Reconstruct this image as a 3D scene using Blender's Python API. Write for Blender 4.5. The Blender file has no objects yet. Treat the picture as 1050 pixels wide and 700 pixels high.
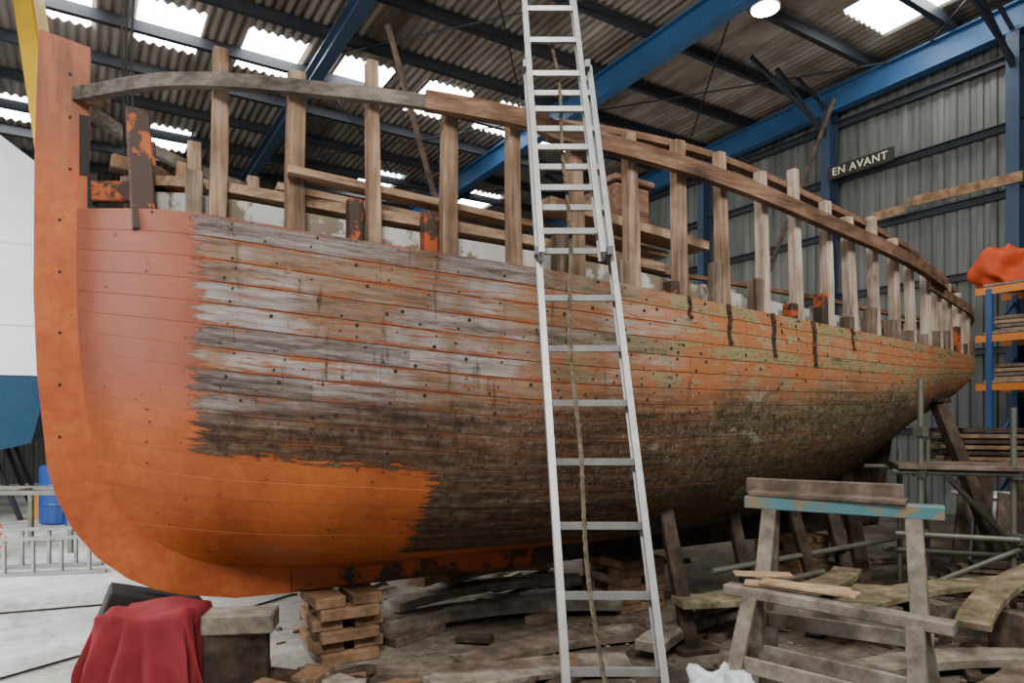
import bpy, bmesh, math, random
from mathutils import Vector, Matrix
random.seed(7)
C = bpy.context.scene.collection

# ------------------------------------------------------------------ nodes
class NT:
    def __init__(s, name):
        s.m = bpy.data.materials.new(name); s.m.use_nodes = True
        s.t = s.m.node_tree; s.n = s.t.nodes; s.l = s.t.links
        s.b = s.n['Principled BSDF']; s.tc = s.n.new('ShaderNodeTexCoord')
    def put(s, inp, v):
        if isinstance(v, bpy.types.NodeSocket): s.l.new(v, inp)
        elif isinstance(v, (tuple, list)) and len(v) == 3 and inp.type == 'RGBA': inp.default_value = (*v, 1)
        else: inp.default_value = v
    def math(s, op, a, b=0.0, clamp=False):
        n = s.n.new('ShaderNodeMath'); n.operation = op; n.use_clamp = clamp
        s.put(n.inputs[0], a); s.put(n.inputs[1], b); return n.outputs[0]
    def mp(s, vec, sc):
        n = s.n.new('ShaderNodeMapping'); s.l.new(vec, n.inputs[0]); n.inputs['Scale'].default_value = sc
        return n.outputs[0]
    def noise(s, vec, scale=5, detail=4, rough=.6):
        n = s.n.new('ShaderNodeTexNoise'); s.l.new(vec, n.inputs['Vector'])
        n.inputs['Scale'].default_value = scale; n.inputs['Detail'].default_value = detail
        n.inputs['Roughness'].default_value = rough; return n.outputs[0]
    def white(s, v):
        n = s.n.new('ShaderNodeTexWhiteNoise'); n.noise_dimensions = '1D'; s.put(n.inputs['W'], v); return n.outputs['Value']
    def ramp(s, f, stops):
        n = s.n.new('ShaderNodeValToRGB'); s.put(n.inputs[0], f); e = n.color_ramp.elements
        while len(e) < len(stops): e.new(.5)
        for i, (p, c) in enumerate(stops):
            e[i].position = p; e[i].color = (*c, 1)
        return n.outputs[0]
    def step(s, x, a, b):
        n = s.n.new('ShaderNodeMapRange'); n.interpolation_type = 'SMOOTHSTEP'; s.put(n.inputs[0], x)
        n.inputs[1].default_value = a; n.inputs[2].default_value = b
        return n.outputs[0]
    def mix(s, f, a, b, mode='MIX'):
        n = s.n.new('ShaderNodeMix'); n.data_type = 'RGBA'; n.blend_type = mode
        s.put(n.inputs[0], f); s.put(n.inputs[6], a); s.put(n.inputs[7], b); return n.outputs[2]
    def xyz(s, vec):
        n = s.n.new('ShaderNodeSeparateXYZ'); s.l.new(vec, n.inputs[0]); return n.outputs
    def fin(s, col, rough=.8, bump=None, bs=.3, bd=.01, metal=0, spec=.3):
        s.put(s.b.inputs['Base Color'], col); s.put(s.b.inputs['Roughness'], rough)
        s.b.inputs['Metallic'].default_value = metal
        s.b.inputs['Specular IOR Level'].default_value = spec
        if bump is not None:
            n = s.n.new('ShaderNodeBump'); n.inputs['Strength'].default_value = bs; n.inputs['Distance'].default_value = bd
            s.l.new(bump, n.inputs['Height']); s.l.new(n.outputs[0], s.b.inputs['Normal'])
        return s.m

def wood(name, c1, c2, c3, axis='z', sc=1.0, rough=.85):
    t = NT(name); st = {'x': (1, 14, 14), 'y': (14, 1, 14), 'z': (14, 14, 1), 'n': (5, 5, 5)}[axis]
    v = t.mp(t.tc.outputs['Object'], tuple(q * sc for q in st))
    a = t.noise(v, 1.6, 5, .65); b = t.noise(t.tc.outputs['Object'], 3, 3)
    f = t.math('ADD', t.math('MULTIPLY', a, .6), t.math('MULTIPLY', b, .4))
    col = t.ramp(f, [(.36, c1), (.5, c2), (.64, c3)])
    return t.fin(col, rough, a, .5, .006, 0, .2)
def painted(name, c, chip=(.08, .05, .03), amt=.4, rough=.55, sc=4, metal=0):
    t = NT(name); a = t.noise(t.tc.outputs['Object'], sc, 6, .7); b = t.noise(t.tc.outputs['Object'], sc * .4, 4)
    m = t.step(a, .78 - amt * .35, .84 - amt * .35)
    col = t.mix(m, t.mix(b, tuple(x * .6 for x in c), tuple(min(1, x * 1.3) for x in c)), chip)
    return t.fin(col, rough, a, .2, .004, metal)
def plain(name, c, rough=.6, metal=0, var=.25, sc=6):
    t = NT(name); a = t.noise(t.tc.outputs['Object'], sc, 4)
    col = t.mix(a, tuple(x * (1 - var) for x in c), tuple(min(1, x * (1 + var)) for x in c))
    return t.fin(col, rough, a, .15, .004, metal)

# ------------------------------------------------------------------ mesh builder
class MB:
    def __init__(s): s.v = []; s.f = []; s.mi = []; s.uv = []
    def quad(s, pts, m=0):
        i = len(s.v); s.v += [tuple(p) for p in pts]; s.f.append(tuple(range(i, i + len(pts)))); s.mi.append(m)
    def hexa(s, P, m=0):
        i = len(s.v); s.v += [tuple(p) for p in P]
        for f in ((0, 3, 2, 1), (4, 5, 6, 7), (0, 1, 5, 4), (1, 2, 6, 5), (2, 3, 7, 6), (3, 0, 4, 7)):
            s.f.append(tuple(i + k for k in f)); s.mi.append(m)
    def box(s, c, d, rz=0, m=0, rx=0, ry=0):
        R = Matrix.Rotation(rz, 3, 'Z') @ Matrix.Rotation(ry, 3, 'Y') @ Matrix.Rotation(rx, 3, 'X'); c = Vector(c)
        a, b, h = d[0] / 2, d[1] / 2, d[2] / 2
        s.hexa([c + R @ Vector(q) for q in ((-a, -b, -h), (a, -b, -h), (a, b, -h), (-a, b, -h), (-a, -b, h), (a, -b, h), (a, b, h), (-a, b, h))], m)
    def beam(s, p0, p1, w, h, m=0, up=(0, 0, 1), w2=None, h2=None):
        s.sweep([p0, p1], w, h, m, up, w2, h2)
    def sweep(s, pts, w, h, m=0, up=(0, 0, 1), w2=None, h2=None):
        pts = [Vector(p) for p in pts]; n = len(pts); up = Vector(up); i0 = len(s.v)
        for k, p in enumerate(pts):
            t = (pts[min(k + 1, n - 1)] - pts[max(k - 1, 0)]).normalized()
            sd = t.cross(up)
            if sd.length < 1e-3: sd = t.cross(Vector((1, 0, 0)))
            sd.normalize(); u = sd.cross(t).normalized(); f = k / (n - 1)
            W = (w + ((w2 or w) - w) * f) / 2; H = (h + ((h2 or h) - h) * f) / 2
            s.v += [tuple(p - sd * W - u * H), tuple(p + sd * W - u * H), tuple(p + sd * W + u * H), tuple(p - sd * W + u * H)]
        for k in range(n - 1):
            a = i0 + 4 * k; b = a + 4
            for j in range(4):
                q = (j + 1) % 4; s.f.append((a + j, a + q, b + q, b + j)); s.mi.append(m)
        s.f.append((i0 + 3, i0 + 2, i0 + 1, i0)); s.mi.append(m)
        e = i0 + 4 * (n - 1); s.f.append((e, e + 1, e + 2, e + 3)); s.mi.append(m)
    def tube(s, pts, r, m=0, seg=10, r2=None):
        pts = [Vector(p) for p in pts]; n = len(pts); i0 = len(s.v); ref = Vector((.13, .27, .95))
        for k, p in enumerate(pts):
            t = (pts[min(k + 1, n - 1)] - pts[max(k - 1, 0)]).normalized()
            a = t.cross(ref)
            if a.length < .05: a = t.cross(Vector((1, 0, 0)))
            a.normalize(); b = a.cross(t); R = r + ((r2 if r2 is not None else r) - r) * k / (n - 1)
            for j in range(seg):
                th = 2 * math.pi * j / seg; s.v.append(tuple(p + a * math.cos(th) * R + b * math.sin(th) * R))
        for k in range(n - 1):
            for j in range(seg):
                q = (j + 1) % seg; s.f.append((i0 + k * seg + j, i0 + k * seg + q, i0 + (k + 1) * seg + q, i0 + (k + 1) * seg + j)); s.mi.append(m)
        s.f.append(tuple(i0 + j for j in range(seg))); s.mi.append(m)
        s.f.append(tuple(i0 + (n - 1) * seg + j for j in reversed(range(seg)))); s.mi.append(m)
    def grid(s, rows, m=0):
        i0 = len(s.v); nu = len(rows[0])
        for r in rows: s.v += [tuple(p) for p in r]
        for i in range(len(rows) - 1):
            for j in range(nu - 1):
                a = i0 + i * nu + j; s.f.append((a, a + 1, a + nu + 1, a + nu)); s.mi.append(m)
    def build(s, name, mats, parent=None, smooth=False, bevel=0, loc=None, rz=None, norm=True):
        me = bpy.data.meshes.new(name); me.from_pydata(s.v, [], s.f)
        for m in mats: me.materials.append(m)
        me.polygons.foreach_set('material_index', s.mi)
        if norm:
            bm = bmesh.new(); bm.from_mesh(me); bmesh.ops.recalc_face_normals(bm, faces=bm.faces); bm.to_mesh(me); bm.free()
        if smooth: me.polygons.foreach_set('use_smooth', [True] * len(me.polygons))
        o = bpy.data.objects.new(name, me); C.objects.link(o)
        if parent: o.parent = parent
        if loc: o.location = loc
        if rz is not None: o.rotation_euler[2] = rz
        if bevel:
            b = o.modifiers.new('bevel', 'BEVEL'); b.width = bevel; b.segments = 1; b.limit_method = 'ANGLE'
        return o
def empty(name, loc=(0, 0, 0), rz=0):
    e = bpy.data.objects.new(name, None); C.objects.link(e); e.location = loc; e.rotation_euler[2] = rz; e.empty_display_size = .2
    return e

# ------------------------------------------------------------------ camera
cd = bpy.data.cameras.new('camera'); cam = bpy.data.objects.new('camera', cd); C.objects.link(cam)
cam.location = (0, 0, 1.6); cam.rotation_euler = (math.pi / 2, 0, 0); cd.lens = 24; cd.sensor_width = 36
cd.shift_y = 80 / 1050; cd.clip_start = .05
bpy.context.scene.camera = cam

# ------------------------------------------------------------------ materials
M_weather = wood('weathered_timber', (.045, .032, .022), (.13, .092, .065), (.26, .20, .15), 'z')
M_weathn = wood('weathered_board', (.05, .036, .026), (.12, .088, .065), (.22, .17, .13), 'n')
M_posts = wood('oak_frame_timber', (.07, .042, .026), (.19, .12, .075), (.34, .24, .165), 'z')
M_rail = wood('rail_timber', (.045, .026, .018), (.13, .07, .043), (.24, .145, .095), 'x')
M_railgrey = wood('grey_rail_timber', (.04, .033, .028), (.10, .082, .068), (.18, .155, .13), 'x')
M_new = wood('fresh_timber', (.22, .13, .07), (.38, .26, .16), (.52, .39, .26), 'x')
M_shelf = wood('shelf_timber', (.11, .065, .04), (.25, .16, .10), (.38, .26, .17), 'x')
M_plankg = wood('grey_board', (.09, .075, .058), (.21, .18, .14), (.36, .32, .26), 'x')
M_greyn = wood('grey_frame_timber', (.085, .07, .054), (.19, .16, .125), (.32, .28, .225), 'n')
M_yel = wood('yellow_board', (.08, .062, .034), (.18, .145, .085), (.31, .265, .17), 'n')
M_block = wood('block_timber', (.09, .05, .028), (.20, .118, .065), (.32, .20, .12), 'n')
M_dark = wood('dark_timber', (.018, .013, .009), (.05, .034, .024), (.10, .072, .052), 'n')
M_white = painted('old_white_paint', (.44, .43, .40), (.16, .12, .08), .8)
def m_orange():
    t = NT('orange_primer'); o = t.tc.outputs['Object']; z = t.xyz(o)[2]
    big = t.noise(o, 1.6, 4); mot = t.noise(o, 14, 6, .75); st = t.noise(t.mp(o, (8, 8, 1)), 2, 5, .7)
    f = t.math('ADD', t.math('MULTIPLY', big, .6), t.math('MULTIPLY', mot, .4))
    c = t.ramp(f, [(.36, (.23, .052, .018)), (.5, (.37, .085, .023)), (.62, (.47, .13, .037))])
    hi = t.step(t.math('ADD', z, t.math('MULTIPLY', st, 2)), 3.7, 4.5)
    c = t.mix(t.math('MULTIPLY', hi, .75), c, t.ramp(st, [(.4, (.08, .04, .025)), (.6, (.26, .09, .04))]))
    c = t.mix(t.step(mot, .63, .70), c, (.10, .035, .018))
    return t.fin(c, .6, mot, .3, .006)
M_orange = m_orange()
M_orchip = painted('chipped_orange_timber', (.36, .07, .02), (.04, .025, .018), .95, .7, 6)
M_blue = painted('blue_steel', (.024, .076, .17), (.02, .04, .08), .3, .5)
M_bluecol = painted('blue_grey_steel', (.03, .05, .085), (.025, .04, .055), .3, .5)
M_steel = plain('dark_steel', (.03, .034, .04), .5, .3)
M_alu = plain('aluminium', (.31, .31, .30), .48, .6, .4, 12)
M_galv = plain('galvanised_tube', (.15, .15, .12), .55, .5, .4, 9)
M_teal = painted('teal_paint', (.08, .20, .22), (.20, .16, .10), .8, .6, 9)
M_yellow = painted('yellow_paint', (.55, .32, .02), (.2, .12, .02), .2)
M_rackor = painted('rack_orange', (.55, .18, .03), (.2, .1, .05), .3)
M_rackbl = painted('rack_blue', (.03, .08, .21), (.1, .1, .1), .3)
M_red = plain('red_cloth', (.20, .018, .024), .9, 0, .45, 8)
M_redbag = plain('red_bag', (.55, .07, .02), .7, 0, .35, 8)
M_wrap = plain('white_plastic_wrap', (.66, .70, .74), .35, 0, .12, 3)
M_bluehull = plain('blue_hull_paint', (.015, .05, .09), .25, 0, .2)
M_barrel = plain('blue_plastic', (.02, .06, .22), .4, 0, .2)
M_iron = plain('black_iron', (.02, .018, .016), .7, .2)
M_rust = painted('rusty_iron', (.035, .022, .016), (.12, .045, .02), .7, .8, 14)
M_dot = plain('plug_dark', (.035, .02, .013), .8)
M_dotp = plain('plug_painted', (.13, .035, .02), .7)
M_seam = plain('seam_dark', (.07, .048, .034), .9, 0, .6)
M_rope = wood('rope_fibre', (.035, .027, .016), (.10, .08, .05), (.18, .145, .10), 'n', 4)

def m_roof():
    t = NT('corrugated_roof_sheet'); o = t.tc.outputs['Object']
    a = t.noise(t.mp(o, (1.2, .25, 1)), 2.0, 5, .6); b = t.noise(o, .35, 3)
    return t.fin(t.ramp(t.math('ADD', t.math('MULTIPLY', a, .6), t.math('MULTIPLY', b, .4)), [(.35, (.08, .06, .046)), (.5, (.18, .15, .12)), (.65, (.32, .28, .235))]), .9)
def m_sky():
    t = NT('skylight_sheet'); t.b.inputs['Emission Color'].default_value = (.97, .98, 1, 1); t.b.inputs['Emission Strength'].default_value = 15
    return t.fin((.8, .8, .8), .5)
def m_clad():
    t = NT('wall_cladding'); o = t.tc.outputs['Object']
    a = t.noise(t.mp(o, (1, 2, .2)), 2.2, 5, .6)
    return t.fin(t.ramp(a, [(.3, (.062, .066, .06)), (.55, (.115, .12, .11)), (.75, (.18, .185, .165))]), .6)
def m_floor():
    t = NT('dusty_concrete'); o = t.tc.outputs['Object']; X = t.xyz(o)
    a = t.noise(o, .8, 6, .65); b = t.noise(o, 9, 6, .75)
    f = t.math('ADD', t.math('MULTIPLY', a, .6), t.math('MULTIPLY', b, .4))
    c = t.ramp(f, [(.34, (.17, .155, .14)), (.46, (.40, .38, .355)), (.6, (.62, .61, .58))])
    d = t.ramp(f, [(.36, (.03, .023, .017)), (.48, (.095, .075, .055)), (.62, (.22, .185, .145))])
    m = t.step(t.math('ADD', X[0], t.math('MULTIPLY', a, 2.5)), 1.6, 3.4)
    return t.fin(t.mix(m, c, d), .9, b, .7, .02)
M_roof, M_sky, M_clad, M_floor = m_roof(), m_sky(), m_clad(), m_floor()

# ------------------------------------------------------------------ building (local x = p, local y = q)
RB = math.atan2(.537, .844)
PW, QF = 12.5, 21.0
def zr(q): return 8.15 - .03 * q
sky = [(p - .47, p + .47, 11.7, 13.0) for p in (-.3, 1.27, 2.85, 4.45, 6.1, 7.7, 9.4)] + \
      [(p - .5, p + .5, 16.3, 17.5) for p in (-3.4, -1.1, 1.6, 6.6, 9.6)] + [(10.4, 11.6, 4.6, 6.4), (5.2, 6.2, 2, 3.4), (1.2, 2.2, 2, 3.4), (-3, -2, 6, 7.4), (9, 10, -2, -.6)]
mb = MB(); P0, P1 = -9.0, 12.6; n = int((P1 - P0) / .15 * 4)
qs = sorted(set([-5, 0, 21.2] + [s[2] for s in sky] + [s[3] for s in sky]))
ps = [P0 + (P1 - P0) * i / n for i in range(n + 1)]
rows = [[(p, q, zr(q) + .2 + .03 * math.sin(2 * math.pi * p / .15)) for p in ps] for q in qs]
mb.grid(rows); k = 0
for i in range(len(qs) - 1):
    for j in range(n):
        pc, qc = (ps[j] + ps[j + 1]) / 2, (qs[i] + qs[i + 1]) / 2
        if any(s[0] <= pc <= s[1] and s[2] <= qc <= s[3] for s in sky): mb.mi[k] = 1
        k += 1
roof = mb.build('ceiling', [M_roof, M_sky], rz=RB, smooth=True, norm=False)

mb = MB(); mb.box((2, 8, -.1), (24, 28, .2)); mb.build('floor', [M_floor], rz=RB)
def clad_wall(name, axis, c, a0, a1, z0, z1):
    mb = MB(); per = .2; prof = [(0, 0), (.06, 0), (.08, .035), (.16, .035), (.18, 0)]
    line = []; a = a0
    while a < a1:
        for dx, dd in prof: line.append((a + dx, dd))
        a += per
    r = []
    for z in (z0, z1):
        r.append([((c - d, q, z) if axis == 'p' else (q, c - d, z)) for q, d in line])
    mb.grid(r); return mb.build(name, [M_clad], rz=RB)
clad_wall('wall_right', 'p', PW, -4.8, 21, 0, 8.3)
clad_wall('wall_far', 'q', QF, -8.8, 12.4, 0, 7.75)

def ibeam(mb, p0, p1, d, w, m=0, t=.03):
    p0, p1 = Vector(p0), Vector(p1); ax = (p1 - p0).normalized(); up = Vector((0, 0, 1))
    if abs(ax.z) > .8: up = Vector((1, 0, 0))
    sd = ax.cross(up).normalized(); u = sd.cross(ax)
    mb.beam(p0, p1, .02, d, m, up)
    for sg in (1, -1): mb.beam(p0 + u * sg * d / 2, p1 + u * sg * d / 2, w, t, m, up)
for p, D, M in ((-5.2, .35, M_blue), (3.45, .24, M_bluecol), (8.0, .42, M_blue), (12.15, .42, M_blue)):
    mb = MB(); ibeam(mb, (p, -4.5, zr(-4.5) - .25), (p, 20.8, zr(20.8) - .25), D, .2)
    ibeam(mb, (p, 20.6, 0), (p, 20.6, 7.2), .35, .2)
    mb.build('roof_rafter', [M], rz=RB)
mb = MB(); q = -4
while q < 21:
    mb.box((1.8, q, zr(q) + .06), (21, .05, .17)); mb.box((1.8, q + .03, zr(q) - .02), (21, .09, .015)); q += 1.36
mb.build('roof_purlins', [M_steel], rz=RB)
mb = MB()
for p in (3.5, 8.05):
    for q in (1, 6.5, 12, 17):
        mb.tube([(p, q, zr(q) - .05), (p + 4.1, q + 5, zr(q + 5) - .05)], .015); mb.tube([(p, q + 5, zr(q + 5) - .05), (p + 4.1, q, zr(q) - .05)], .015)
for q in (4.7, 7.8, 10.9, 14):
    mb.beam((12.1, q, 7.0), (10.6, q, zr(q) - .02), .07, .07); mb.beam((12.1, q, 7.55), (11.2, q, zr(q) - .02), .05, .05)
    mb.beam((12.1, q, 7.1), (9.9, q, zr(q)), .04, .09)
mb.build('roof_bracing', [M_steel], rz=RB)
mb = MB()
for q in (1.6, 4.7, 7.8, 10.9, 14, 17.1): ibeam(mb, (12.2, q, 0), (12.2, q, 7.6), .25, .18)
mb.build('wall_columns', [M_bluecol], rz=RB)
mb = MB()
for z in (1.4, 2.7, 3.95, 5.15, 6.2, 7.25): mb.box((12.38, 8, z), (.09, 25, .1)); mb.box((12.34, 8, z + .05), (.16, 25, .012))
mb.build('wall_girts', [M_steel], rz=RB)

sb = empty('boat_name_board')
mb = MB()
mb.box((12.03, 7.1, 6.25), (.04, 1.25, .25)); mb.build('board', [wood('sign_board', (.015, .012, .01), (.028, .024, .02), (.05, .042, .035), 'y')], sb, rz=RB, bevel=.01)
tc = bpy.data.curves.new('letters', 'FONT'); tc.body = 'EN AVANT'; tc.size = .20; tc.extrude = .006; tc.space_character = 1.1; tc.align_x = 'CENTER'; tc.align_y = 'CENTER'
to = bpy.data.objects.new('letters', tc); C.objects.link(to); tc.materials.append(plain('cream_letters', (.6, .56, .42)))
to.parent = sb
to.matrix_world = Matrix.Rotation(RB, 4, 'Z') @ Matrix(((0, 0, -1, 12.005), (-1, 0, 0, 7.1), (0, 1, 0, 6.25), (0, 0, 0, 1)))
mb = MB(); mb.box((12.03, 5.4, 5.3), (.04, 1.7, .16), rx=.03); mb.box((12.0, 6.55, 5.22), (.03, .55, .16), rx=-.03)
mb.build('old_name_plank', [M_block], rz=RB)

lp = empty('high_bay_lamp', (3.82, 10.3, 7.80))
mb = MB(); mb.tube([(0, 0, .0), (0, 0, .06), (0, 0, .13)], .24, 0, 20, .06); mb.tube([(0, 0, .12), (0, 0, .22)], .03)
mb.build('shade', [M_steel], lp)
mt = NT('lamp_glow'); mt.b.inputs['Emission Color'].default_value = (1, .93, .8, 1); mt.b.inputs['Emission Strength'].default_value = 25; mt.fin((.9, .9, .9))
mb = MB(); mb.tube([(0, 0, -.02), (0, 0, .02)], .2, 0, 20); mb.build('bulb', [mt.m], lp)

mb = MB(); mb.beam((-5.62, 9.5, 0), (-6.76, 9.5, 7.68), .28, .3, up=(0, 1, 0)); mb.box((-5.62, 9.5, .03), (.7, .6, .06))
mb.build('yellow_gantry_leg', [M_yellow], bevel=.02)

# ------------------------------------------------------------------ THE BOAT
boat = empty('wooden_fishing_boat', (-2.73, 3.95, 0), math.atan2(.496, .868))
V = [0, .1, .2, .3, .45, .6, .8, 1]
U = [0, .07, .17, .30, .48, .67, .82, .93, 1]
T = [
 [(1.3, .075, .60), (.85, .075, .70), (.55, .075, .88), (.36, .075, 1.10), (.25, .075, 1.5), (.20, .075, 1.88), (.18, .075, 2.35), (.18, .075, 2.83)],
 [(1.8, .08, .57), (1.4, .19, .66), (1.1, .32, .82), (.9, .42, 1.03), (.75, .50, 1.40), (.68, .54, 1.78), (.65, .57, 2.27), (.65, .60, 2.75)],
 [(2.4, .08, .57), (2.1, .30, .64), (1.9, .52, .78), (1.75, .70, .97), (1.65, .88, 1.32), (1.6, .97, 1.68), (1.58, 1.03, 2.15), (1.55, 1.06, 2.60)],
 [(3.2, .08, .57), (3.0, .38, .64), (2.9, .70, .76), (2.8, .95, .93), (2.75, 1.17, 1.26), (2.7, 1.28, 1.6), (2.7, 1.34, 2.05), (2.7, 1.36, 2.49)],
 [(4.6, .08, .57), (4.6, .40, .66), (4.55, .74, .80), (4.5, 1.0, .96), (4.5, 1.27, 1.27), (4.5, 1.40, 1.6), (4.5, 1.46, 2.0), (4.5, 1.45, 2.36)],
 [(6.3, .08, .72), (6.35, .28, .84), (6.4, .52, .98), (6.45, .75, 1.15), (6.5, 1.02, 1.42), (6.5, 1.18, 1.68), (6.5, 1.24, 2.0), (6.5, 1.22, 2.31)],
 [(7.6, .08, 1.15), (7.7, .15, 1.25), (7.75, .26, 1.36), (7.8, .40, 1.48), (7.9, .58, 1.65), (7.95, .72, 1.83), (8, .83, 2.08), (8, .86, 2.32)],
 [(8.4, .05, 1.6), (8.5, .10, 1.66), (8.65, .17, 1.73), (8.8, .24, 1.80), (9.0, .33, 1.90), (9.1, .42, 2.02), (9.2, .47, 2.16), (9.2, .48, 2.33)],
 [(8.8, .04, 1.78), (9, .04, 1.85), (9.2, .04, 1.9), (9.35, .04, 1.95), (9.55, .04, 2.03), (9.7, .04, 2.12), (9.85, .04, 2.22), (9.95, .04, 2.36)]]
def herm(xs, ys, x):
    n = len(xs); i = 0
    while i < n - 2 and x > xs[i + 1]: i += 1
    def slope(k):
        if k == 0: return (ys[1] - ys[0]) / (xs[1] - xs[0])
        if k == n - 1: return (ys[-1] - ys[-2]) / (xs[-1] - xs[-2])
        a = (ys[k] - ys[k - 1]) / (xs[k] - xs[k - 1]); b = (ys[k + 1] - ys[k]) / (xs[k + 1] - xs[k])
        h0, h1 = xs[k] - xs[k - 1], xs[k + 1] - xs[k]; return (a * h1 + b * h0) / (h0 + h1)
    h = xs[i + 1] - xs[i]; t = (x - xs[i]) / h; m0, m1 = slope(i) * h, slope(i + 1) * h
    return (2*t**3 - 3*t*t + 1) * ys[i] + (t**3 - 2*t*t + t) * m0 + (-2*t**3 + 3*t*t) * ys[i+1] + (t**3 - t*t) * m1
def HU(v):
    cols = []
    for c in T: cols.append([herm(V, [p[k] for p in c], v) for k in range(3)])
    return cols
_cache = {}
def H(u, v):
    kv = round(v, 5)
    if kv not in _cache: _cache[kv] = HU(v)
    c = _cache[kv]
    return Vector([herm(U, [q[k] for q in c], u) for k in range(3)])   # s, halfbreadth, z
def Hn(u, v):
    e = 1e-3
    a = H(min(u + e, 1), v) - H(max(u - e, 0), v); b = H(u, min(v + e, 1)) - H(u, max(v - e, 0))
    nn = b.cross(a)
    if nn.y < 0: nn = -nn
    return nn.normalized()
def u_at(s, v):
    lo, hi = 0., 1.
    for _ in range(30):
        m = (lo + hi) / 2
        if H(m, v).x < s: lo = m
        else: hi = m
    return lo
def sheer(s):
    return H(u_at(s, 1), 1)

NS = 20; NU = 130
def planking(sign, name, mat):
    mb = MB(); uvs = []
    rnd = random.Random(3); w = NU + 1
    def strip(sam, k, v0, v1, seam):
        i0 = len(mb.v)
        for (v, o) in sam:
            for j in range(w):
                u = j / NU; p = H(u, v); oo = o
                if o < 0 and (p.x < .8 or (p.x < 2.0 and p.z < 1.4)): oo = o * .35
                p = p + Hn(u, v) * oo
                mb.v.append((p.x, sign * p.y, p.z)); uvs.append((p.x, k + (v - v0) / (v1 - v0)))
        for i in range(len(sam) - 1):
            for j in range(NU):
                a = i0 + i * w + j; f = (a, a + 1, a + w + 1, a + w); P = mb.v[a]
                mb.f.append(f if sign < 0 else f[::-1])
                painted_ = P[0] < .82 or (P[0] < 2.05 and P[2] < 1.42)
                gap = rnd.random() < .25
                mb.mi.append(1 if seam and not painted_ and not gap else 0)
    for k in range(NS):
        v0, v1 = k / NS, (k + 1) / NS; off = rnd.uniform(0, .0022); d = (v1 - v0) * .022
        strip([(v0, -.0045), (v0 + d, off)], k, v0, v1, True)
        strip([(v0 + d, off), (v0 + (v1 - v0) * .33, off + .0007), (v0 + (v1 - v0) * .66, off + .0007), (v1 - d, off)], k, v0, v1, False)
        strip([(v1 - d, off), (v1, -.0045)], k, v0, v1, True)
    o = mb.build(name, [mat, M_seam], boat, smooth=True, norm=False)
    me = o.data; L = me.uv_layers.new(name='UVMap')
    for lp_ in me.loops: L.data[lp_.index].uv = uvs[lp_.vertex_index]
    return o

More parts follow.
